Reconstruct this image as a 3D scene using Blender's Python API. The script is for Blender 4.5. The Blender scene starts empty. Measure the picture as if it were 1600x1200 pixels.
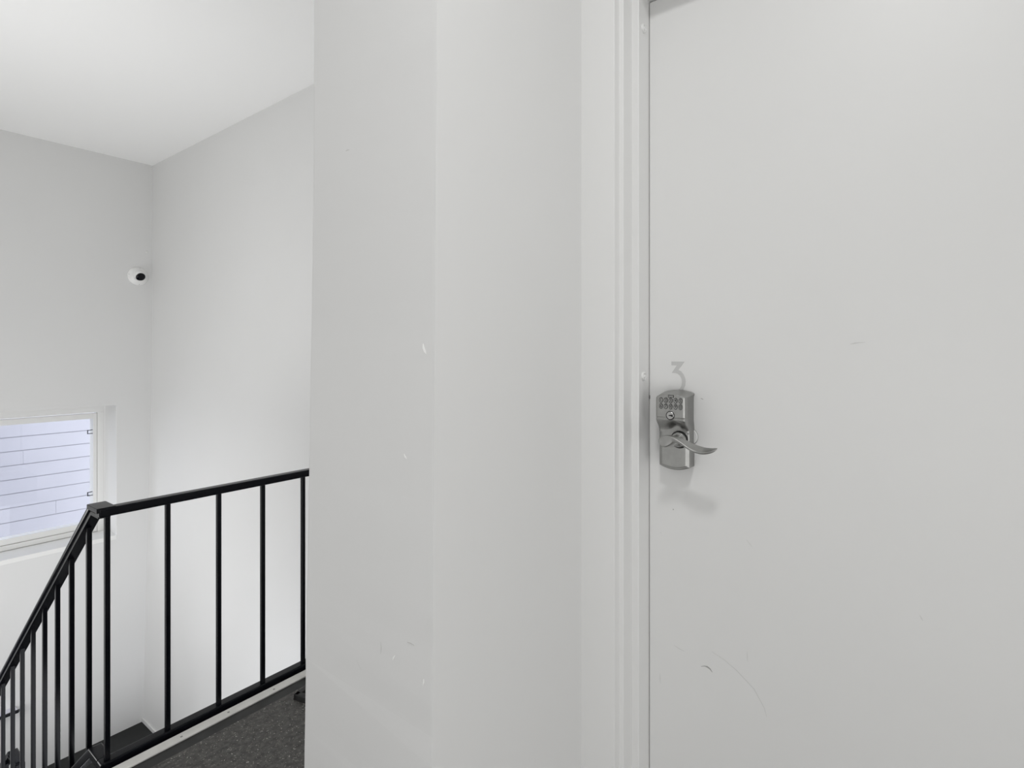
import bpy, bmesh, math, random
from mathutils import Vector, Matrix

C = bpy.context.scene.collection
SC = bpy.context.scene

# ------------------------------------------------------------------ camera
cam_data = bpy.data.cameras.new('camera')
cam_data.sensor_width = 36.0
cam_data.lens = 19.41
cam_data.shift_y = -0.03125
cam_data.clip_start = 0.02
cam = bpy.data.objects.new('camera', cam_data)
C.objects.link(cam)
cam.location = (0.0, 0.0, 1.30)
cam.rotation_euler = (math.pi / 2, 0.0, math.radians(37.256 - 90.0))
SC.camera = cam

# ------------------------------------------------------------------ world, lights, exposure
SC.view_settings.view_transform = 'Standard'
SC.view_settings.look = 'None'
SC.view_settings.gamma = 1.0
SC.view_settings.use_curve_mapping = False
SC.view_settings.exposure = 0.0
SC.cycles.max_bounces = 14
SC.cycles.diffuse_bounces = 10
SC.cycles.caustics_reflective = False
SC.cycles.caustics_refractive = False

world = bpy.data.worlds.new('overcast_sky')
SC.world = world
world.use_nodes = True
bg = world.node_tree.nodes['Background']
bg.inputs['Color'].default_value = (0.93, 0.95, 1.0, 1)
bg.inputs['Strength'].default_value = 2.7

def lamp(name, kind, loc, power, size, rot=(0, 0, 0), size_y=None, color=(1, 0.998, 0.993)):
    d = bpy.data.lights.new(name, kind)
    d.energy = power
    d.color = color
    if kind == 'AREA':
        d.shape = 'RECTANGLE' if size_y else 'DISK'
        d.size = size
        if size_y: d.size_y = size_y
    else:
        d.shadow_soft_size = size
    o = bpy.data.objects.new(name, d)
    C.objects.link(o)
    o.location = loc
    o.rotation_euler = rot
    return o

P = dict(front=18.0, side=25.0, back_fill=12.2, bounce=0.2, up_fill=11.4, lower=0.3, ceil=10.5)
# added fills behind the photographer and beside the stairs, a flash turned up at the ceiling, an added upward fill over the stairs,
# another added fill down in the lower flight, the corridor's ceiling lamp
lamp('corridor_fill', 'AREA', (-1.06, -0.35, 0.62), P['back_fill'], 1.2, (0, math.radians(-90), 0), 2.4)  # unseen fill panel added to light the corridor evenly
lamp('corridor_end_fill', 'AREA', (0.0, -2.36, 0.70), P['front'], 1.8, (math.radians(90), 0, 0), 1.35)  # added fill for the faces turned towards the corridor end
lamp('stair_side_fill', 'AREA', (-0.40, 3.35, -0.10), P['side'], 1.3, (0, math.radians(-90), 0), 0.9)  # unseen fill added to brighten the stairwell's right wall
lamp('bounced_flash', 'AREA', (-0.10, -0.10, 1.85), P['bounce'], 0.25, (math.pi, 0, 0))
lamp('stair_up_fill', 'AREA', (0.10, 2.6, 0.95), P['up_fill'], 0.4, (math.pi, 0, 0))  # floating fill turned up, added to brighten the stair ceiling
lamp('lower_flight_fill', 'AREA', (1.10, 2.6, -1.35), P['lower'], 0.7, (math.pi, 0, 0))  # added upward fill without a visible source, for the stairwell
lamp('corridor_lamp', 'AREA', (0.05, 0.02, 2.655), P['ceil'], 0.20)

# ------------------------------------------------------------------ materials
def mat(name, color, rough=0.6, metal=0.0, spec=0.5, noise=None, bump=None, coat=0.0):
    m = bpy.data.materials.new(name)
    m.use_nodes = True
    nt = m.node_tree
    b = nt.nodes['Principled BSDF']
    b.inputs['Base Color'].default_value = (*color, 1)
    b.inputs['Roughness'].default_value = rough
    b.inputs['Metallic'].default_value = metal
    b.inputs['Specular IOR Level'].default_value = spec
    if coat: b.inputs['Coat Weight'].default_value = coat
    if noise or bump:
        tc = nt.nodes.new('ShaderNodeTexCoord')
    if noise:
        scale, amount = noise
        n = nt.nodes.new('ShaderNodeTexNoise')
        n.inputs['Scale'].default_value = scale
        n.inputs['Detail'].default_value = 4
        nt.links.new(tc.outputs['Object'], n.inputs['Vector'])
        r = nt.nodes.new('ShaderNodeValToRGB')
        r.color_ramp.elements[0].position = 0.3
        r.color_ramp.elements[1].position = 0.7
        r.color_ramp.elements[0].color = (*[c * (1 - amount) for c in color], 1)
        r.color_ramp.elements[1].color = (*[min(1, c * (1 + amount)) for c in color], 1)
        nt.links.new(n.outputs['Fac'], r.inputs['Fac'])
        nt.links.new(r.outputs['Color'], b.inputs['Base Color'])
    if bump:
        scale, strength = bump
        n = nt.nodes.new('ShaderNodeTexNoise')
        n.inputs['Scale'].default_value = scale
        n.inputs['Detail'].default_value = 3
        nt.links.new(tc.outputs['Object'], n.inputs['Vector'])
        bp = nt.nodes.new('ShaderNodeBump')
        bp.inputs['Strength'].default_value = strength
        bp.inputs['Distance'].default_value = 0.002
        nt.links.new(n.outputs['Fac'], bp.inputs['Height'])
        nt.links.new(bp.outputs['Normal'], b.inputs['Normal'])
    return m

M = {}
M['wall'] = mat('wall_paint', (0.71, 0.71, 0.705), 0.55, spec=0.3, noise=(1.3, 0.008), bump=(9, 0.10))
M['ceiling'] = mat('ceiling_paint', (0.92, 0.92, 0.915), 0.8, spec=0.2)
M['trim'] = mat('trim_paint', (0.725, 0.725, 0.718), 0.38, spec=0.4, bump=(14, 0.05))
M['door'] = mat('door_paint', (0.715, 0.715, 0.708), 0.42, spec=0.35, noise=(2.2, 0.012), bump=(7, 0.06))
M['plaster'] = mat('bare_plaster', (0.90, 0.90, 0.89), 0.8)
M['scuff_light'] = mat('scuff_grey', (0.60, 0.60, 0.59), 0.6)
M['scuff_dark'] = mat('scuff_dark', (0.34, 0.34, 0.33), 0.6)
M['number'] = mat('number_grey', (0.53, 0.53, 0.525), 0.45)
M['black'] = mat('black_enamel', (0.005, 0.0055, 0.008), 0.22, spec=0.17, bump=(60, 0.03))
M['nickel'] = mat('satin_nickel', (0.37, 0.37, 0.36), 0.36, metal=1.0, noise=(90, 0.05))
M['nickel_bright'] = mat('polished_nickel', (0.50, 0.50, 0.49), 0.25, metal=1.0)
M['dark'] = mat('dark_recess', (0.015, 0.015, 0.015), 0.5)
M['digit'] = mat('digit_ink', (0.03, 0.03, 0.03), 0.5)
M['vinyl'] = mat('white_vinyl', (0.80, 0.80, 0.785), 0.35, spec=0.4)
M['camera_white'] = mat('camera_white', (0.82, 0.82, 0.81), 0.35)
M['lens'] = mat('lens_black', (0.002, 0.002, 0.004), 0.08, spec=0.25)
M['alu'] = mat('painted_aluminium', (0.76, 0.75, 0.72), 0.45, noise=(18, 0.08))
M['rubber'] = mat('black_rubber', (0.030, 0.030, 0.030), 0.55, spec=0.4, noise=(25, 0.2))
M['lower_floor'] = mat('dark_vinyl_floor', (0.017, 0.018, 0.018), 0.5, spec=0.25, noise=(7, 0.2))
M['siding'] = mat('lavender_grey_siding', (0.505, 0.505, 0.56), 0.5, spec=0.3, noise=(2.5, 0.03))
M['ledge_top'] = mat('ledge_lavender_sheen', (0.62, 0.62, 0.70), 0.3)  # window light reflected on the ledge top, put into the colour

def speckle_floor():
    m = bpy.data.materials.new('speckled_rubber_floor')
    m.use_nodes = True
    nt = m.node_tree
    b = nt.nodes['Principled BSDF']
    b.inputs['Roughness'].default_value = 0.62
    tc = nt.nodes.new('ShaderNodeTexCoord')
    base = nt.nodes.new('ShaderNodeTexNoise')
    base.inputs['Scale'].default_value = 55
    base.inputs['Detail'].default_value = 6
    nt.links.new(tc.outputs['Object'], base.inputs['Vector'])
    br = nt.nodes.new('ShaderNodeValToRGB')
    br.color_ramp.elements[0].position = 0.35
    br.color_ramp.elements[1].position = 0.75
    br.color_ramp.elements[0].color = (0.050, 0.049, 0.046, 1)
    br.color_ramp.elements[1].color = (0.125, 0.120, 0.113, 1)
    nt.links.new(base.outputs['Fac'], br.inputs['Fac'])
    # pale flecks pressed into the rubber: small, scattered, of uneven size
    warp = nt.nodes.new('ShaderNodeTexNoise')
    warp.inputs['Scale'].default_value = 120
    nt.links.new(tc.outputs['Object'], warp.inputs['Vector'])
    add = nt.nodes.new('ShaderNodeMixRGB')
    add.blend_type = 'LINEAR_LIGHT'
    add.inputs['Fac'].default_value = 0.012
    nt.links.new(tc.outputs['Object'], add.inputs['Color1'])
    nt.links.new(warp.outputs['Color'], add.inputs['Color2'])
    prev = br.outputs['Color']
    for scale, radius, keep, col in ((105, 0.22, 0.62, (0.42, 0.40, 0.37, 1)), (190, 0.25, 0.66, (0.30, 0.27, 0.24, 1))):
        v = nt.nodes.new('ShaderNodeTexVoronoi')
        v.inputs['Scale'].default_value = scale
        nt.links.new(add.outputs['Color'], v.inputs['Vector'])
        lt = nt.nodes.new('ShaderNodeMath'); lt.operation = 'LESS_THAN'
        lt.inputs[1].default_value = radius
        nt.links.new(v.outputs['Distance'], lt.inputs[0])
        sep = nt.nodes.new('ShaderNodeSeparateColor')
        nt.links.new(v.outputs['Color'], sep.inputs['Color'])
        gt = nt.nodes.new('ShaderNodeMath'); gt.operation = 'GREATER_THAN'
        gt.inputs[1].default_value = keep
        nt.links.new(sep.outputs['Red'], gt.inputs[0])
        mul = nt.nodes.new('ShaderNodeMath'); mul.operation = 'MULTIPLY'
        nt.links.new(lt.outputs[0], mul.inputs[0]); nt.links.new(gt.outputs[0], mul.inputs[1])
        mx = nt.nodes.new('ShaderNodeMixRGB')
        nt.links.new(mul.outputs[0], mx.inputs['Fac'])
        nt.links.new(prev, mx.inputs['Color1'])
        mx.inputs['Color2'].default_value = col
        prev = mx.outputs['Color']
    nt.links.new(prev, b.inputs['Base Color'])
    bp = nt.nodes.new('ShaderNodeBump')
    bp.inputs['Strength'].default_value = 0.35
    bp.inputs['Distance'].default_value = 0.001
    nt.links.new(base.outputs['Fac'], bp.inputs['Height'])
    nt.links.new(bp.outputs['Normal'], b.inputs['Normal'])
    return m
M['floor'] = speckle_floor()

def window_glass():
    m = bpy.data.materials.new('clear_glass')
    m.use_nodes = True
    nt = m.node_tree
    nt.nodes.clear()
    out = nt.nodes.new('ShaderNodeOutputMaterial')
    t = nt.nodes.new('ShaderNodeBsdfTransparent')
    t.inputs['Color'].default_value = (0.95, 0.96, 0.97, 1)
    g = nt.nodes.new('ShaderNodeBsdfGlossy')
    g.inputs['Roughness'].default_value = 0.02
    lw = nt.nodes.new('ShaderNodeLayerWeight')
    lw.inputs['Blend'].default_value = 0.5
    pw = nt.nodes.new('ShaderNodeMath'); pw.operation = 'POWER'
    pw.inputs[1].default_value = 4.0
    nt.links.new(lw.outputs['Facing'], pw.inputs[0])
    ma = nt.nodes.new('ShaderNodeMath'); ma.operation = 'MULTIPLY_ADD'
    ma.inputs[1].default_value = 0.55; ma.inputs[2].default_value = 0.018
    nt.links.new(pw.outputs[0], ma.inputs[0])
    mx = nt.nodes.new('ShaderNodeMixShader')
    nt.links.new(ma.outputs[0], mx.inputs['Fac'])
    nt.links.new(t.outputs['BSDF'], mx.inputs[1])
    nt.links.new(g.outputs['BSDF'], mx.inputs[2])
    nt.links.new(mx.outputs['Shader'], out.inputs['Surface'])
    return m
M['glass'] = window_glass()

# ------------------------------------------------------------------ mesh helpers
def add_box(bm, x0, x1, y0, y1, z0, z1, mtx=None):
    vs = [bm.verts.new((x, y, z)) for x in (x0, x1) for y in (y0, y1) for z in (z0, z1)]
    for f in ((0, 1, 3, 2), (4, 6, 7, 5), (0, 4, 5, 1), (2, 3, 7, 6), (0, 2, 6, 4), (1, 5, 7, 3)):
        bm.faces.new([vs[i] for i in f])
    if mtx is not None:
        for v in vs: v.co = mtx @ v.co
    return vs

def add_loft(bm, rings, cap=True, closed=True):
    rv = [[bm.verts.new(p) for p in r] for r in rings]
    n = len(rv[0])
    for a, b in zip(rv, rv[1:]):
        for i in range(n if closed else n - 1):
            j = (i + 1) % n
            bm.faces.new((a[i], a[j], b[j], b[i]))
    if cap:
        bm.faces.new(list(reversed(rv[0])))
        bm.faces.new(rv[-1])
    return rv

def add_prism(bm, pts, a, b, axis='Z'):
    """closed outline of 2-D points pushed along an axis from a to b; the points are (y,z), (x,z) or (x,y)"""
    def at(p, t):
        return {'X': (t, p[0], p[1]), 'Y': (p[0], t, p[1]), 'Z': (p[0], p[1], t)}[axis]
    add_loft(bm, [[at(p, a) for p in pts], [at(p, b) for p in pts]])

def add_cyl(bm, p, q, r0, r1=None, n=20, cap=True):
    p = Vector(p); q = Vector(q)
    d = (q - p).normalized()
    u = d.orthogonal().normalized(); v = d.cross(u)
    r1 = r0 if r1 is None else r1
    rings = []
    for c, r in ((p, r0), (q, r1)):
        rings.append([c + u * (r * math.cos(2 * math.pi * i / n)) + v * (r * math.sin(2 * math.pi * i / n)) for i in range(n)])
    add_loft(bm, rings, cap)

def add_lathe(bm, origin, direction, profile, n=32):
    """profile: (distance along direction, radius)"""
    o = Vector(origin); d = Vector(direction).normalized()
    u = d.orthogonal().normalized(); v = d.cross(u)
    rings = []
    for t, r in profile:
        c = o + d * t
        r = max(r, 1e-5)
        rings.append([c + u * (r * math.cos(2 * math.pi * i / n)) + v * (r * math.sin(2 * math.pi * i / n)) for i in range(n)])
    add_loft(bm, rings)

def add_ring(bm, origin, direction, R, r, n=32, k=8):
    o = Vector(origin); d = Vector(direction).normalized()
    u = d.orthogonal().normalized(); v = d.cross(u)
    rv = []
    for i in range(n):
        a = 2 * math.pi * i / n
        e = u * math.cos(a) + v * math.sin(a)
        rv.append([bm.verts.new(o + e * (R + r * math.cos(2 * math.pi * j / k)) + d * (r * math.sin(2 * math.pi * j / k))) for j in range(k)])
    for i in range(n):
        for j in range(k):
            bm.faces.new((rv[i][j], rv[(i + 1) % n][j], rv[(i + 1) % n][(j + 1) % k], rv[i][(j + 1) % k]))

def obj(name, bm, m, parent=None, bevel=0.0, smooth=False, seg=2):
    bmesh.ops.recalc_face_normals(bm, faces=bm.faces)
    me = bpy.data.meshes.new(name)
    bm.to_mesh(me); bm.free()
    me.materials.append(m)
    o = bpy.data.objects.new(name, me)
    C.objects.link(o)
    if smooth:
        for p in me.polygons: p.use_smooth = True
    if bevel:
        md = o.modifiers.new('bevel', 'BEVEL')
        md.width = bevel; md.segments = seg; md.limit_method = 'ANGLE'
        md.angle_limit = math.radians(35)
        for p in me.polygons: p.use_smooth = True
        w = o.modifiers.new('weighted_normal', 'WEIGHTED_NORMAL')
        w.keep_sharp = True
    if parent is not None:
        o.parent = parent
        o.matrix_parent_inverse = parent.matrix_basis.inverted()
    return o

def tag(o, label, cat, group=None):
    o['label'] = label; o['category'] = cat
    if group: o['group'] = group
    return o

def thing(name, label, cat, loc):
    o = bpy.data.objects.new(name, None)
    C.objects.link(o)
    o.location = loc
    o.empty_display_size = 0.1
    return tag(o, label, cat)

def struct(name, bm, m, bevel=0.0, **kw):
    o = obj(name, bm, m, None, bevel, **kw)
    o['kind'] = 'structure'
    return o

def NB(): return bmesh.new()

def text_mesh(body, size):
    cu = bpy.data.curves.new('digit', 'FONT')
    cu.body = body; cu.size = size
    cu.align_x = 'CENTER'; cu.align_y = 'CENTER'
    cu.extrude = 0.0002
    cu.offset = size * 0.012
    o = bpy.data.objects.new('digit_source', cu)
    C.objects.link(o)
    dg = bpy.context.evaluated_depsgraph_get()
    me = bpy.data.meshes.new_from_object(o.evaluated_get(dg))
    bpy.data.objects.remove(o)
    bpy.data.curves.remove(cu)
    return me

rnd = random.Random(4)

# ================================================================== THE SETTING
# axes: +X runs along the railing and into the entry door, +Y runs down the first flight, landing floor at z = 0
CEIL = 2.666
LOW = -1.375          # half landing
DOORX = 1.16          # face of the entry door
BACKY = 4.55          # face of the window wall

# --- floor of the landing
bm = NB()
add_box(bm, -1.1, 1.66, -2.4, 1.945, -0.26, 0.0)
floor = struct('floor', bm, M['floor'])
bm = NB(); add_box(bm, -1.1, 1.66, 1.945, 2.035, -0.26, 0.0)
obj('rubber_border', bm, M['rubber'], floor)
# --- half landing and the two flights
bm = NB()
add_box(bm, -0.42, 1.56, 3.56, BACKY, LOW - 0.15, LOW)
struct('floor.001', bm, M['lower_floor'])
bm = NB()
for k in range(1, 7):
    y0 = 2.062 + (k - 1) * 0.25
    add_box(bm, -0.42, 0.56, y0, y0 + 0.25, -0.1964 * k - 0.20, -0.1964 * k)
struct('floor.002', bm, M['lower_floor'], 0.004)
bm = NB()
for k in range(1, 6):
    y1 = 3.56 - (k - 1) * 0.25
    add_box(bm, 0.72, 1.56, y1 - 0.25, y1, LOW - 0.1964 * k - 0.20, LOW - 0.1964 * k)
struct('floor.003', bm, M['lower_floor'], 0.004)
bm = NB(); add_box(bm, -0.42, 1.6, 0.95, 3.56, -2.62, -2.5)
struct('floor.004', bm, M['lower_floor'])

# --- ceiling
bm = NB(); add_box(bm, -1.3, 1.9, -2.5, 4.8, CEIL, CEIL + 0.12)
struct('ceiling', bm, M['ceiling'])

# --- window wall (with the hole for the window)
WX0, WX1, WZ0, WZ1 = 0.22, 1.4036, 0.017, 0.928
bm = NB()
add_box(bm, -0.60, WX0, BACKY, 4.79, -2.7, CEIL)
add_box(bm, WX1, 1.80, BACKY, 4.79, -2.7, CEIL)
add_box(bm, WX0, WX1, BACKY, 4.79, -2.7, WZ0)
add_box(bm, WX0, WX1, BACKY, 4.79, WZ1, CEIL)
bmesh.ops.remove_doubles(bm, verts=bm.verts, dist=1e-5)
wall_back = struct('wall_back', bm, M['wall'])
# rounded plaster arris of the window opening on the right
bm = NB()
arc = [(WX1 + 0.0002, 4.552), (WX1 - 0.003, 4.556), (WX1 - 0.004, 4.60), (WX1 - 0.006, 4.70), (WX1 - 0.012, 4.735), (WX1 - 0.02, 4.746), (WX1 + 0.0002, 4.746)]
add_prism(bm, arc, WZ0 + 0.0005, WZ1 - 0.0005, 'Z')
obj('plaster_reveal', bm, M['wall'], wall_back)

# --- right wall of the stairwell (leans slightly, as old plaster does)
prof = [(-2.7, 1.545), (LOW, 1.5662), (-0.3, 1.590), (0.878, 1.6169), (1.8, 1.624), (CEIL, 1.6273)]
bm = NB()
rings = []
for y in (0.93, BACKY + 0.02):
    rings.append([(x, y, z) for z, x in prof] + [(1.80, y, CEIL), (1.80, y, -2.7)])
add_loft(bm, rings)
struct('wall_right', bm, M['wall'])
bm = NB()
add_box(bm, 1.5560, 1.5672, 3.57, BACKY - 0.0005, LOW, LOW + 0.030)
struct('baseboard_right', bm, M['trim'], 0.003)

# --- left wall of the stairs, corridor walls behind and beside the photographer
bm = NB(); add_box(bm, -0.54, -0.42, 1.90, BACKY, -2.7, CEIL)
struct('wall_left', bm, M['wall'])
bm = NB(); add_box(bm, -1.22, -1.10, -2.4, 1.90, -0.26, CEIL); add_box(bm, -1.22, -0.54, 1.90, 2.02, -0.26, CEIL)
struct('wall_corridor', bm, M['wall'])
bm = NB(); add_box(bm, -1.22, 1.3, -2.52, -2.4, -0.26, CEIL)
struct('wall_front', bm, M['wall'])
bm = NB(); add_box(bm, 1.05, 1.25, -2.4, -0.485, 0, CEIL)
add_box(bm, 1.065, 1.25, -0.485, 0.606, 2.19, CEIL)
struct('wall_entry', bm, M['wall'])

# --- thick wall end between the stair landing and the door recess: knocked, slightly crooked arrises
def lerp(tab, z):
    for (z0, v0), (z1, v1) in zip(tab, tab[1:]):
        if z <= z1: return v0 + (v1 - v0) * max(0.0, (z - z0) / (z1 - z0))
    return tab[-1][1]
edge_left = [(0, 0.9725), (0.497, 0.9650), (0.684, 0.9606), (1.073, 0.9495), (1.42, 0.9392), (1.72, 0.9330), (CEIL, 0.930)]
edge_right = [(0, 0.5925), (0.666, 0.5955), (0.958, 0.5982), (1.251, 0.6009), (1.546, 0.6036), (1.84, 0.6057), (CEIL, 0.6075)]
bm = NB()
rings = []
z = 0.0
while z < CEIL + 0.001:
    low = 1.9 if z < 0.9 else 1.0
    ja = rnd.uniform(-0.0006, 0.0006) * low
    jb = rnd.uniform(-0.0005, 0.0005) * low
    yl = lerp(edge_left, z) + ja
    xr = lerp(edge_right, z) + jb
    rings.append([(xr, 0.606, z), (xr - 0.0002, 0.609, z), (0.605, yl - 0.004, z), (0.6065, yl, z), (1.70, yl, z), (1.70, 0.606, z)])
    z += 0.0445
rings[-1] = [(x, y, CEIL) for x, y, _ in rings[-1]]
add_loft(bm, rings)
wall_middle = struct('wall_middle', bm, M['wall'])

def decal(name, pts, widths, plane, m, parent, lift=0.0004):
    """a thin sliver of chipped or scuffed paint that lies on a wall face; plane = ('X', x): points are (y, z)"""
    bm = NB()
    ring_f, ring_b = [], []
    up, dn = [], []
    for i, (p, w) in enumerate(zip(pts, widths)):
        a = Vector(pts[max(0, i - 1)]); b = Vector(pts[min(len(pts) - 1, i + 1)])
        t = (b - a).normalized(); n = Vector((-t.y, t.x))
        q = Vector(p)
        up.append(q + n * w / 2); dn.append(q - n * w / 2)
    x = plane
    for i in range(len(pts) - 1):
        c = [up[i], up[i + 1], dn[i + 1], dn[i]]
        add_loft(bm, [[(x + 0.0003, *p) for p in c], [(x - lift, *p) for p in c]])
    return obj(name, bm, m, parent)

def chip(y, z, pts, w=0.0035):
    decal('paint_chip', [(y + a, z + b) for a, b in pts], [0.0006] + [w] * (len(pts) - 2) + [0.0006], lerp(edge_right, z) + (0.605 - lerp(edge_right, z)) * (y - 0.606) / (lerp(edge_left, z) - 0.606), M['plaster'], wall_middle, 0.0009)
chip(0.6284, 1.305, ((0.003, 0.008), (0.0022, 0.001), (-0.001, -0.004), (-0.004, -0.008)))
chip(0.6709, 1.1322, ((0.003, 0.004), (0.001, 0.000), (-0.003, -0.003)), 0.002)
chip(0.6971, 0.8024, ((-0.003, 0.005), (0.0, 0.001), (0.002, -0.004)), 0.002)
chip(0.6255, 0.79, ((0.0, 0.004), (0.0, 0.0), (0.001, -0.005)), 0.0016)
def sc(y, z): return lerp(edge_right, z) + (0.605 - lerp(edge_right, z)) * (y - 0.606) / (lerp(edge_left, z) - 0.606)
decal('scuff_mark', [(0.7306, 0.818), (0.7292, 0.808), (0.7306, 0.797)], [0.0005, 0.0018, 0.0005], sc(0.73, 0.81), M['scuff_light'], wall_middle)
decal('scuff_mark', [(0.664, 0.8385), (0.656, 0.8392), (0.648, 0.8385)], [0.001, 0.0018, 0.001], sc(0.656, 0.84), M['scuff_light'], wall_middle)
decal('scuff_mark', [(0.797, 0.765), (0.790, 0.757), (0.783, 0.751)], [0.0006, 0.0009, 0.0006], sc(0.79, 0.76), M['scuff_light'], wall_middle)
decal('scuff_mark', [(0.832, 1.659), (0.828, 1.6596), (0.823, 1.6590)], [0.0006, 0.0014, 0.0006], sc(0.828, 1.66), M['scuff_light'], wall_middle)

# --- door frame: stepped section, run up one side, over the head and down the other
sec = [(1.0451, 0.6085), (1.0451, 0.5272), (1.0478, 0.5267), (1.0658, 0.5262), (1.0658, 0.5168), (1.0680, 0.5164), (1.1062, 0.5160), (1.1062, 0.5004), (1.1082, 0.5001), (1.215, 0.5001), (1.215, 0.6085)]
CEN = 0.0485           # middle of the door
HEAD = 2.0776          # underside of the head, where the door stops
bm = NB()
add_prism(bm, sec, 0.0, 2.185, 'Z')
add_prism(bm, [(x, 2 * CEN - y) for x, y in sec], 0.0, 2.185, 'Z')
head_sec = [(x, HEAD + (y - 0.5001)) for x, y in sec]
add_prism(bm, head_sec, 2 * CEN - 0.527, 0.527, 'Y')
trim = struct('trim_1', bm, M['trim'], 0.0015)
for zz in (2.0035, 1.2471, 0.35):
    bm = NB()
    add_lathe(bm, (1.1293, 0.5004, zz), (0, -1, 0), [(0, 0.0100), (0.0030, 0.0092), (0.0042, 0.0070), (0.0022, 0.0048), (0.0046, 0.0026), (0.0050, 0.0)], 20)
    obj('screw_head', bm, M['trim'], trim)

# --- entry door
bm = NB()
add_box(bm, DOORX, DOORX + 0.044, 2 * CEN - 0.4986, 0.4986, 0.006, HEAD - 0.0030)
door = struct('door_1', bm, M['door'], 0.0008)
bm = NB(); add_box(bm, DOORX + 0.044, DOORX + 0.06, 2 * CEN - 0.53, 0.53, 0.0, 2.1)
obj('door_stop', bm, M['trim'], trim)
def dm(pts, w, m='scuff_light'): decal('scuff_mark', pts, w, DOORX, M[m], door, 0.0003)
dm([(0.3628, 0.6798), (0.3380, 0.6715), (0.3145, 0.6590), (0.2804, 0.6330), (0.2615, 0.6030), (0.2568, 0.5871)], [0.0008, 0.0012, 0.0016, 0.0016, 0.0012, 0.0006])
dm([(0.3850, 0.6415), (0.3775, 0.6448), (0.3720, 0.6452), (0.3665, 0.6430), (0.3615, 0.6375)], [0.0006, 0.0014, 0.0032, 0.0028, 0.0006], 'scuff_dark')
dm([(0.4749, 0.5953), (0.4742, 0.586), (0.4734, 0.5734)], [0.0006, 0.0014, 0.0006])
dm([(0.2936, 0.7026), (0.2928, 0.692), (0.2924, 0.6825)], [0.0006, 0.0011, 0.0006])
dm([(0.1170, 1.3140), (0.1100, 1.3158), (0.1040, 1.3166), (0.0941, 1.3172)], [0.0008, 0.0024, 0.0018, 0.0006])
dm([(0.0164, 0.8553), (0.0142, 0.851), (0.0120, 0.8469)], [0.0006, 0.0018, 0.0006])
dm([(0.4452, 0.9612), (0.4446, 0.9599), (0.4440, 0.9586)], [0.0010, 0.0022, 0.0010], 'scuff_dark')
dm([(0.4730, 0.905), (0.4726, 0.904), (0.4722, 0.903)], [0.0006, 0.0016, 0.0006])
dm([(0.294, 0.925), (0.288, 0.918), (0.284, 0.913)], [0.0006, 0.0012, 0.0006])
dm([(0.443, 0.667), (0.430, 0.663), (0.420, 0.6615)], [0.0006, 0.0016, 0.0006])
dm([(0.3855, 1.2030), (0.3825, 1.2020), (0.3800, 1.2008)], [0.0006, 0.0014, 0.0006], 'scuff_dark')
bm = NB(); add_box(bm, DOORX - 0.0006, DOORX + 0.002, 0.4976, 0.4990, 1.196, 1.204)
obj('latch_mark', bm, M['dark'], door)
# round bore cover painted over, peeping out from behind the lock
bm = NB()
add_lathe(bm, (DOORX + 0.0002, 0.4085, 1.1213), (-1, 0, 0), [(0, 0.0172), (0.0026, 0.0170), (0.0034, 0.0160), (0.0034, 0.0)], 40)
bore = obj('bore_cover', bm, M['trim'], door)
bm = NB(); add_ring(bm, (DOORX - 0.0008, 0.4085, 1.1213), (-1, 0, 0), 0.0174, 0.0007, 40, 6)
obj('rim', bm, M['nickel'], bore, smooth=True)

# --- window: vinyl frame, sash, pane, latches, sill
bm = NB()
FY = 4.748
add_box(bm, WX0, WX1, FY, 4.788, 0.870, WZ1)                    # head
add_box(bm, 1.3475, WX1, FY, 4.788, WZ0, 0.870)                   # right jamb
add_box(bm, WX0, WX0 + 0.056, FY, 4.788, WZ0, 0.870)              # left jamb
window = struct('window_1', bm, M['vinyl'], 0.002)
bm = NB()
SX0, SX1, SZ0, SZ1 = WX0 + 0.058, 1.3455, 0.0195, 0.8640
GX0, GX1, GZ0, GZ1 = SX0 + 0.022, 1.3232, 0.092, 0.8265
add_box(bm, GX1, SX1, FY + 0.002, 4.825, SZ0, SZ1)
add_box(bm, SX0, GX0, FY + 0.002, 4.825, SZ0, SZ1)
add_box(bm, GX0, GX1, FY + 0.002, 4.825, GZ1, SZ1)
add_box(bm, GX0, GX1, FY + 0.010, 4.825, SZ0 + 0.034, GZ0)
add_box(bm, GX0, GX1, FY + 0.002, 4.825, SZ0, SZ0 + 0.032)
obj('sash', bm, M['vinyl'], window, 0.0015)
bm = NB(); add_box(bm, GX0 + 0.0005, GX1 - 0.0005, 4.7540, 4.7575, GZ0, GZ1)
obj('pane', bm, M['glass'], window)
for zz in (0.7318, 0.2915):
    bm = NB()
    x0, x1 = 1.292, 1.3228
    h = 0.0135; t = 0.0042
    add_box(bm, x0, x0 + t, 4.760, 4.767, zz - h, zz + h - 0.003)
    add_box(bm, x0, x1, 4.760, 4.767, zz - h, zz - h + t)
    add_box(bm, x0, x1, 4.760, 4.767, zz + h - t, zz + h, Matrix.Translation((x0, 0, zz)) @ Matrix.Rotation(math.radians(-5), 4, 'Y') @ Matrix.Translation((-x0, 0, -zz)))
    obj('sash_latch', bm, M['black'], window)
bm = NB()
add_box(bm, WX0 + 0.0005, WX1 - 0.0005, BACKY - 0.003, 4.747, -0.012, WZ0 + 0.0006)
obj('sill', bm, M['vinyl'], window, 0.002)

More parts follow.
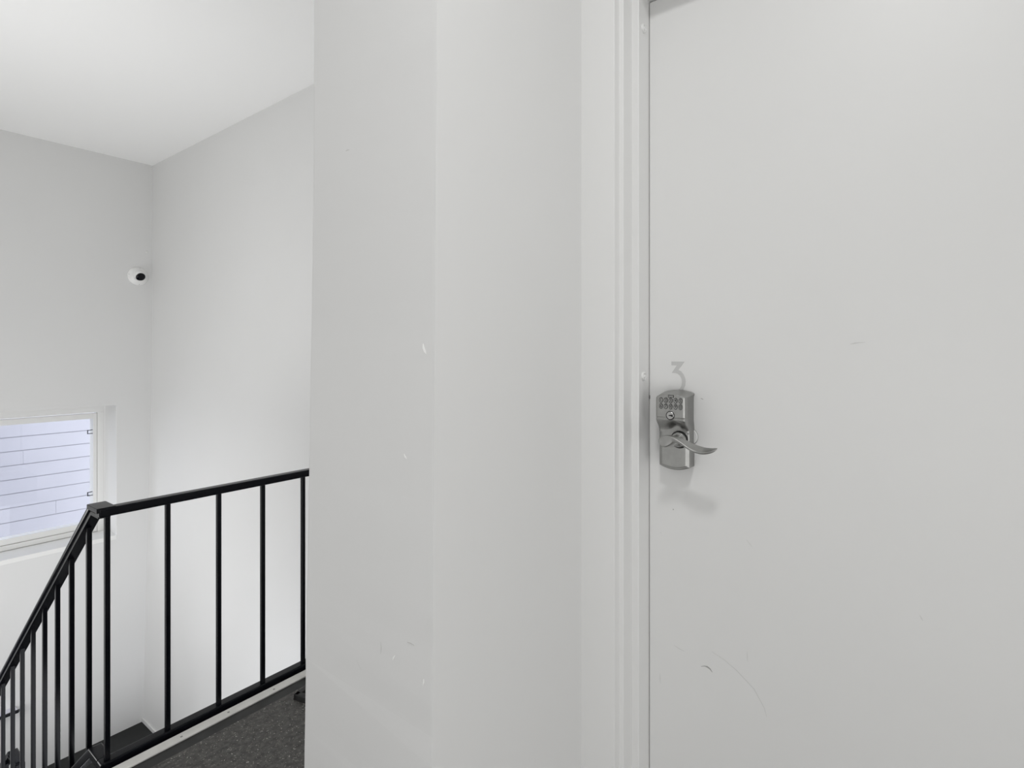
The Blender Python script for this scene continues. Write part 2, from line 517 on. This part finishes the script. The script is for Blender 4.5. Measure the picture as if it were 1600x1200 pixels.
# ================================================================== THINGS
# --- black steel stair railing: landing run, corner, sloping run
rail = thing('stair_railing', 'black steel stair railing with square balusters guarding the stairwell edge', 'railing', (0.609, 2.065, 0.0))
RY0, RY1 = 2.050, 2.088
RX0, RX1 = 0.590, 0.628
SL = -0.797
B = M['black']
bm = NB()
add_box(bm, RX0 - 0.004, 1.598, RY0, RY1, 0.785, 0.8125)
obj('landing_handrail', bm, B, rail, 0.005, seg=3)
bm = NB()
add_box(bm, RX0 - 0.010, RX1 + 0.004, RY0 + 0.002, 2.146, 0.7995, 0.8145)
obj('corner_plate', bm, B, rail, 0.002)
def slope_rail(y0, y1, ztop, depth, x0=RX0, x1=RX1, flat=0.0, s=SL):
    """a bar that starts with a short flat piece and then follows the stairs down; returns its bmesh"""
    bm = NB()
    yk = y0 + flat
    ze = ztop + s * (y1 - yk)
    dv = depth * math.sqrt(1 + s * s)
    kk = depth * (math.sqrt(1 + s * s) - 1) / -s if s else 0
    pts = [(y0, ztop), (yk, ztop), (y1, ze), (y1, ze - dv), (yk - kk, ztop - depth), (y0, ztop - depth)]
    add_prism(bm, pts, x0, x1, 'X')
    return bm
UND = lambda y: 0.713 + SL * (y - 2.2294)
TOP_K = 2.150
dv = 0.026 * math.sqrt(1 + SL * SL)
zc = UND(TOP_K) + 0.029 * math.sqrt(1 + SL * SL)
obj('stair_handrail', slope_rail(2.075, 4.05, zc, 0.017, 0.584, 0.634, flat=TOP_K - 2.075), B, rail, 0.0080, seg=4)
obj('stair_rail_bar', slope_rail(2.080, 4.05, UND(TOP_K + 0.006) + 0.014 * math.sqrt(1 + SL * SL), 0.014, 0.592, 0.626, flat=TOP_K + 0.006 - 2.080), B, rail, 0.0015)
bm = NB()
add_box(bm, RX0, 1.592, RY0, RY1, -0.010, 0.0185)
obj('landing_bottom_rail', bm, B, rail, 0.005, seg=3)
obj('stair_bottom_rail', slope_rail(2.085, 4.05, 0.0185, 0.028, flat=0.085), B, rail, 0.004, seg=3)
bw = 0.0072
bars = []
def baluster(x, y, z0, z1):
    bm = NB()
    add_box(bm, x - bw, x + bw, y - bw, y + bw, z0, z1)
    o = obj('baluster', bm, B, rail, 0.0012)
for x in (0.609, 0.7821, 0.9508, 1.117, 1.2892, 1.458):
    baluster(x + 0.003, 2.068, 0.010, 0.792)
for y in (2.2294, 2.4129, 2.5796, 2.7469, 2.9124, 3.0834, 3.248, 3.4272, 3.60, 3.77, 3.94):
    baluster(0.609, y, 0.0185 + SL * (y - 2.17) - 0.020, UND(y) + 0.012)

# --- railing of the lower flight, its capped corner just showing between the balusters
low = thing('lower_railing', 'black lower flight railing corner with flat cap, seen low behind the leftmost balusters', 'railing', (0.665, 3.46, LOW))
bm = NB(); add_box(bm, 0.645, 0.683, 3.405, 3.54, -0.650, -0.622)
obj('cap', bm, B, low, 0.008, seg=3)
bm = NB(); add_box(bm, 0.645, 0.683, 3.400, 3.450, LOW, -0.630)
obj('post', bm, B, low, 0.004)
obj('handrail', slope_rail(3.50, 4.16, -0.626, 0.026, 0.645, 0.683, 0.045), B, low, 0.004)
for y in (3.66, 3.83, 4.0, 4.14):
    bm = NB(); add_box(bm, 0.657, 0.671, y - 0.007, y + 0.007, LOW, -0.626 + SL * (y - 3.545) - 0.025)
    obj('baluster', bm, B, low, 0.001)

# --- metal strip along the landing edge
strip = NB(); add_box(strip, 0.612, 1.598, 1.992, 2.033, 0.0, 0.0055)
strip = obj('edge_strip', strip, M['alu'], None, 0.0015)
tag(strip, 'pale metal edge strip screwed along the landing floor under the railing', 'edge strip')
for x, y in ((0.8054, 2.010), (0.9624, 2.012), (1.1338, 2.010), (1.305, 2.010), (1.47, 2.010)):
    bm = NB(); add_lathe(bm, (x, y, 0.0053), (0, 0, 1), [(0, 0.0042), (0.0008, 0.0040), (0.0004, 0.0022), (0.0004, 0.0)], 16)
    obj('screw', bm, M['scuff_dark'], strip)

# --- rubber tray on the landing floor
tray = thing('rubber_tray', 'black rubber tray with a raised rim on the dark landing floor behind the wall end', 'tray', (1.30, 1.80, 0.0))
R = Matrix.Translation((1.148, 1.900, 0)) @ Matrix.Rotation(math.radians(14), 4, 'Z')
bm = NB(); add_box(bm, 0.0, 0.40, -0.40, 0.0, 0.0, 0.006, R)
obj('base', bm, M['rubber'], tray)
bm = NB()
for a in ((0, 0.40, -0.022, 0), (0, 0.40, -0.40, -0.378), (0, 0.022, -0.40, 0), (0.378, 0.40, -0.40, 0)):
    add_box(bm, a[0], a[1], a[2], a[3], 0.0, 0.022, R)
obj('rim', bm, M['rubber'], tray, 0.004)

# --- dome camera high in the corner
DC = Vector((1.532, BACKY, 1.845))
dome = thing('security_camera', 'small white dome security camera on the window wall near the corner', 'camera', DC)
bm = NB()
add_lathe(bm, DC, (0, -1, 0), [(0, 0.0655), (0.007, 0.0655), (0.011, 0.0635), (0.014, 0.058), (0.022, 0.047), (0.030, 0.040), (0.030, 0.0)], 48)
obj('base_ring', bm, M['camera_white'], dome, 0.0015)
aim = Vector((0.06, -0.86, -0.50)).normalized()
bc = DC + Vector((0.004, -0.014, 0.006))
bm = NB()
bmesh.ops.create_uvsphere(bm, u_segments=32, v_segments=20, radius=0.0385)
for v in bm.verts: v.co += bc
ball = obj('eyeball', bm, M['camera_white'], dome, smooth=True)
bm = NB()
add_lathe(bm, bc + aim * 0.0255, aim, [(0, 0.0300), (0.0035, 0.0300), (0.0060, 0.0285), (0.0100, 0.022), (0.0125, 0.012), (0.0130, 0.0)], 36)
obj('lens_window', bm, M['lens'], ball, smooth=True)
for a in (80, 172, 275):
    d = Vector((math.cos(math.radians(a)), 0, math.sin(math.radians(a))))
    bm = NB()
    add_cyl(bm, DC + d * 0.0585 + Vector((0, -0.010, 0)), DC + d * 0.0585 + Vector((0, -0.0146, 0)), 0.0024, n=12)
    obj('screw_hole', bm, M['scuff_dark'], dome)

# --- painted-over wall plug above the camera
bm = NB()
add_lathe(bm, (1.588, BACKY + 0.0003, 2.028), (0, -1, 0), [(0, 0.0085), (0.003, 0.0075), (0.0055, 0.0045), (0.006, 0.0)], 20)
tag(obj('wall_plug', bm, M['camera_white'], None, smooth=True), 'tiny white wall plug above the dome camera beside the corner', 'wall plug')

# --- narrow ledge low on the window wall
led = thing('wall_ledge', 'narrow black-edged ledge low on the window wall, seen between the leftmost balusters', 'ledge', (0.5, BACKY, -0.91))
bm = NB(); add_box(bm, 0.10, 0.866, 4.497, 4.5495, -0.922, -0.9095)
obj('top', bm, M['ledge_top'], led)
bm = NB(); add_prism(bm, [(0.10, 4.485), (0.868, 4.485), (0.876, 4.497), (0.10, 4.497)], -0.926, -0.909, 'Z')
obj('edge', bm, M['black'], led, 0.001)

bm = NB(); add_box(bm, -12, 12, 4.79, 20, -3.2, -3.0)
struct('floor.005', bm, M['lower_floor'])
# --- neighbour's house across the gap, clad in lapped boards
house = thing('neighbour_wall', 'lavender grey lapped siding of the house next door outside the window', 'house', (0.9, 6.05, -3.0))
bm = NB(); add_box(bm, -0.12, 4.5, 6.0095, 9.0, -3.0, 4.6)
obj('wall', bm, M['siding'], house)
bm = NB(); add_box(bm, -0.16, -0.10, 5.985, 6.06, -3.0, 4.6)
obj('corner_board', bm, M['siding'], house, 0.004)
EXP = 0.1156
zb = 0.6006 - 26 * EXP
for k in range(54):
    z0 = zb + k * EXP
    spans = [(-0.10, 4.4)]
    if k == 24: spans = [(-0.10, 1.190), (1.1912, 4.4)]
    if k == 20: spans = [(-0.10, 1.405), (1.4062, 4.4)]
    for x0, x1 in spans:
        bm = NB()
        pts = [(6.0, z0 + 0.0030), (6.002, z0 + EXP - 0.0030), (6.0130, z0 + EXP - 0.0030), (6.0130, z0 + 0.0030)]
        add_loft(bm, [[(x0, *p) for p in pts], [(x1, *p) for p in pts]])
        obj('siding_board', bm, M['siding'], house)

# --- house number on the door
bm = NB()
p3 = [(0.4486, 1.2795), (0.4199, 1.2795), (0.4268, 1.2700), (0.4333, 1.2616), (0.4270, 1.2585), (0.4215, 1.2515), (0.4183, 1.2437), (0.4174, 1.2364), (0.4185, 1.2285), (0.4228, 1.2200), (0.4310, 1.2140),
      (0.4350, 1.2180), (0.4298, 1.2220), (0.4262, 1.2285), (0.4253, 1.2361), (0.4262, 1.2425), (0.4297, 1.2490), (0.4350, 1.2533), (0.4397, 1.2546), (0.4478, 1.2550), (0.4368, 1.2712), (0.4486, 1.2712)]
f = bm.faces.new([bm.verts.new((DOORX - 0.0005, y, z)) for y, z in p3])
r = bmesh.ops.extrude_face_region(bm, geom=[f])
for v in r['geom']:
    if isinstance(v, bmesh.types.BMVert): v.co.x += 0.0008
bmesh.ops.triangulate(bm, faces=[q for q in bm.faces if len(q.verts) > 4])
tag(obj('door_number', bm, M['number']), 'faint grey numeral 3 stuck on the white door just above the keypad lock', 'number')

# --- keypad lever lock
lock = thing('keypad_lock', 'satin nickel keypad lock with curved lever handle on the white door', 'lock', (DOORX, 0.431, 1.052))
YL, YR = 0.4640, 0.3985        # left and right flank
YC = 0.5 * (YL + YR)
def smooth(a, b, x):
    t = min(1, max(0, (x - a) / (b - a)))
    return t * t * (3 - 2 * t)
NU, NV = 36, 150
def top_z(u): return 1.2130 + 0.0060 * (1 - (2 * u - 1) ** 2) - 0.0035 * max(0.0, 1 - u / 0.07) ** 2 - 0.0012 * max(0.0, 1 - (1 - u) / 0.05) ** 2
def bot_z(u): return 1.0598 - 0.0078 * (1 - (2 * u - 1) ** 2)
bm = NB()
grid = []
for j in range(NV + 1):
    row = []
    for i in range(NU + 1):
        u = i / NU
        # crowd the samples towards the edges so that the rounding is clean
        u = 0.5 - 0.5 * math.cos(math.pi * u)
        v = 0.5 * (j / NV) + 0.5 * (0.5 - 0.5 * math.cos(math.pi * j / NV))
        zz = bot_z(u) + (top_z(u) - bot_z(u)) * v
        y = YL + (YR - YL) * u
        # scallop around the rose lets the lower panel run up higher in the middle
        sc_ = 0.010 * math.exp(-((y - 0.424) / 0.011) ** 2)
        d = 0.0330 + 0.0205 * smooth(1.1350 + sc_, 1.1605 + 0.15 * sc_, zz)
        d -= 0.0012 * smooth(0.0028, 0.0, abs(zz - 1.1625))            # fine line under the keypad
        ed = min(y - YR, YL - y, (zz - bot_z(u)) * 1.0, (top_z(u) - zz) * 1.0)
        rr = 0.0038
        e = min(1.0, max(0.0, ed / rr))
        d -= rr * (1 - math.sqrt(max(0.0, 1 - (1 - e) ** 2)))
        # the hood's top falls away from the front edge to the back plate
        tt = top_z(u) - zz
        d = min(d, 0.012 + max(0.0, tt) * 6.6 + 0.0)
        # outer lip of the lower panel
        lip = smooth(0.0062, 0.0050, ed) * (1 - smooth(1.128, 1.134, zz))
        d -= 0.0012 * lip
        taper = 0.0018 * smooth(0.02, 0.055, d)
        yy = y + (taper if u > 0.5 else -taper) * abs(2 * u - 1)
        row.append(bm.verts.new((DOORX - d, yy, zz)))
    grid.append(row)
for j in range(NV):
    for i in range(NU):
        bm.faces.new((grid[j][i], grid[j][i + 1], grid[j + 1][i + 1], grid[j + 1][i]))
loop = [grid[0][i] for i in range(NU + 1)] + [grid[j][NU] for j in range(1, NV + 1)] + [grid[NV][i] for i in range(NU - 1, -1, -1)] + [grid[j][0] for j in range(NV - 1, 0, -1)]
back = [bm.verts.new((DOORX + 0.0002, v.co.y, v.co.z)) for v in loop]
for i in range(len(loop)):
    j = (i + 1) % len(loop)
    bm.faces.new((loop[i], loop[j], back[j], back[i]))
bm.faces.new(back)
obj('body', bm, M['nickel'], lock, smooth=True)
HX = DOORX - 0.0535            # front of the keypad
# badge window above the keys
bm = NB(); add_box(bm, HX - 0.0006, HX + 0.001, 0.4228, 0.4352, 1.2058, 1.2112)
bd = obj('indicator_bezel', bm, M['dark'], lock, 0.0005)
bm = NB(); add_box(bm, HX - 0.0010, HX + 0.001, 0.4242, 0.4338, 1.2070, 1.2100)
obj('indicator', bm, M['nickel'], bd)
# ten keys
TX = Matrix(((0, 0, -1, 0), (-1, 0, 0, 0), (0, 1, 0, 0), (0, 0, 0, 1)))   # text x -> -Y, text y -> +Z, text normal -> -X
for k, ch in enumerate('1234567890'):
    y = 0.4503 - (k % 5) * 0.01035
    zz = 1.1998 if k < 5 else 1.1872
    bm = NB()
    ring = []
    n = 24
    prof = [(0.0010, 1.00), (-0.0006, 1.00), (-0.0012, 0.92), (-0.0012, 0.0001)]
    add_loft(bm, [[(HX + t, y + 0.0034 * s * math.cos(2 * math.pi * i / n), zz + 0.0048 * s * math.sin(2 * math.pi * i / n)) for i in range(n)] for t, s in prof])
    key = obj('key', bm, M['nickel'], lock)
    bm = NB()
    rings = []
    for t, s in ((0.001, 1.0), (-0.0007, 1.0), (-0.0007, 1.16), (0.001, 1.16)):
        rings.append([(HX + t, y + 0.0036 * s * math.cos(2 * math.pi * i / n), zz + 0.0050 * s * math.sin(2 * math.pi * i / n)) for i in range(n)])
    add_loft(bm, rings, cap=False)
    obj('key_surround', bm, M['dark'], key)
    me = text_mesh(ch, 0.0088)
    me.materials.clear(); me.materials.append(M['digit'])
    o = bpy.data.objects.new('digit', me)
    C.objects.link(o)
    o.parent = key
    o.matrix_world = Matrix.Translation((HX - 0.00135, y, zz)) @ TX
    o.matrix_parent_inverse = Matrix.Identity(4)
# key cylinder
KC = (HX, 0.4306, 1.1687)
bm = NB(); add_ring(bm, (HX - 0.0002, KC[1], KC[2]), (-1, 0, 0), 0.0084, 0.0009, 36, 8)
cy = obj('cylinder_ring', bm, M['dark'], lock, smooth=True)
bm = NB(); add_lathe(bm, (HX + 0.001, KC[1], KC[2]), (-1, 0, 0), [(0, 0.0078), (0.0018, 0.0078), (0.0024, 0.0070), (0.0024, 0.0)], 32)
cy = obj('key_cylinder', bm, M['nickel_bright'], lock)
bm = NB()
add_prism(bm, [(KC[1] + 0.0026, KC[2] + 0.0006), (KC[1] - 0.001, KC[2] + 0.0016), (KC[1] - 0.0036, KC[2] + 0.0024), (KC[1] - 0.0064, KC[2] - 0.0004), (KC[1] - 0.0052, KC[2] - 0.0024), (KC[1] - 0.0018, KC[2] - 0.0012), (KC[1] + 0.0026, KC[2] - 0.0006)], HX - 0.0028, HX + 0.001, 'X')
obj('keyhole', bm, M['dark'], cy)
# rose and neck
RC = Vector((DOORX - 0.033, 0.4190, 1.1175))
bm = NB(); add_ring(bm, RC + Vector((-0.0002, 0, 0)), (-1, 0, 0), 0.0172, 0.0013, 40, 8)
obj('rose_gap', bm, M['dark'], lock, smooth=True)
bm = NB(); add_lathe(bm, RC + Vector((0.002, 0, 0)), (-1, 0, 0), [(0, 0.0160), (0.007, 0.0160), (0.0095, 0.0148), (0.0105, 0.0110), (0.018, 0.0098), (0.030, 0.0096), (0.050, 0.0098)], 36)
lever_neck = obj('rose', bm, M['nickel'], lock, 0.0006)
# wave lever
LX = DOORX - 0.088
path = [  # y, top-front edge z, half height, half depth, twist
    (0.4392, 1.1225, 0.0020, 0.0022, 0), (0.4370, 1.1275, 0.0075, 0.0032, 0), (0.4318, 1.1316, 0.0112, 0.0040, 0), (0.4245, 1.1331, 0.0120, 0.0046, 0), (0.4160, 1.1326, 0.0092, 0.0054, 4),
    (0.4100, 1.1307, 0.0060, 0.0062, 9), (0.4004, 1.1262, 0.0041, 0.0074, 16), (0.3928, 1.1219, 0.0034, 0.0084, 22), (0.3851, 1.1172, 0.0030, 0.0092, 26), (0.3770, 1.1125, 0.0028, 0.0097, 29),
    (0.3689, 1.1090, 0.0026, 0.0100, 30), (0.3605, 1.1071, 0.0025, 0.0100, 29), (0.3518, 1.1066, 0.0024, 0.0098, 26), (0.3433, 1.1080, 0.0023, 0.0092, 22), (0.3351, 1.1108, 0.0022, 0.0082, 16), (0.3290, 1.1140, 0.0020, 0.0066, 11), (0.3252, 1.1163, 0.0012, 0.0036, 8)]
def refine(rows, k=4):
    out = []
    for i in range(len(rows) - 1):
        p0, p1, p2, p3 = rows[max(0, i - 1)], rows[i], rows[i + 1], rows[min(len(rows) - 1, i + 2)]
        for q in range(k):
            t = q / k
            out.append(tuple(0.5 * (2 * b_ + (c_ - a_) * t + (2 * a_ - 5 * b_ + 4 * c_ - d_) * t * t + (3 * b_ - a_ - 3 * c_ + d_) * t ** 3) for a_, b_, c_, d_ in zip(p0, p1, p2, p3)))
    return out + [rows[-1]]
path = refine(path)
bm = NB()
rings = []
n = 40
for i, (y, zt, hh, hd, tw) in enumerate(path):
    t = math.radians(tw)
    # the front edge is nearest the viewer (-X); the blade leans back and up from it
    ex = Vector((math.cos(t), 0, math.sin(t))); ez = Vector((-math.sin(t), 0, math.cos(t)))
    c = Vector((LX - 0.006, y, zt - hh)) + ex * hd
    ring = []
    for k in range(n):
        a = 2 * math.pi * k / n
        ca, sa = math.cos(a), math.sin(a)
        p = 0.34
        ring.append(c + ex * (hd * math.copysign(abs(ca) ** p, ca)) + ez * (hh * math.copysign(abs(sa) ** p, sa)))
    rings.append(ring)
add_loft(bm, rings)
lv = obj('lever', bm, M['nickel'], lock, smooth=True)
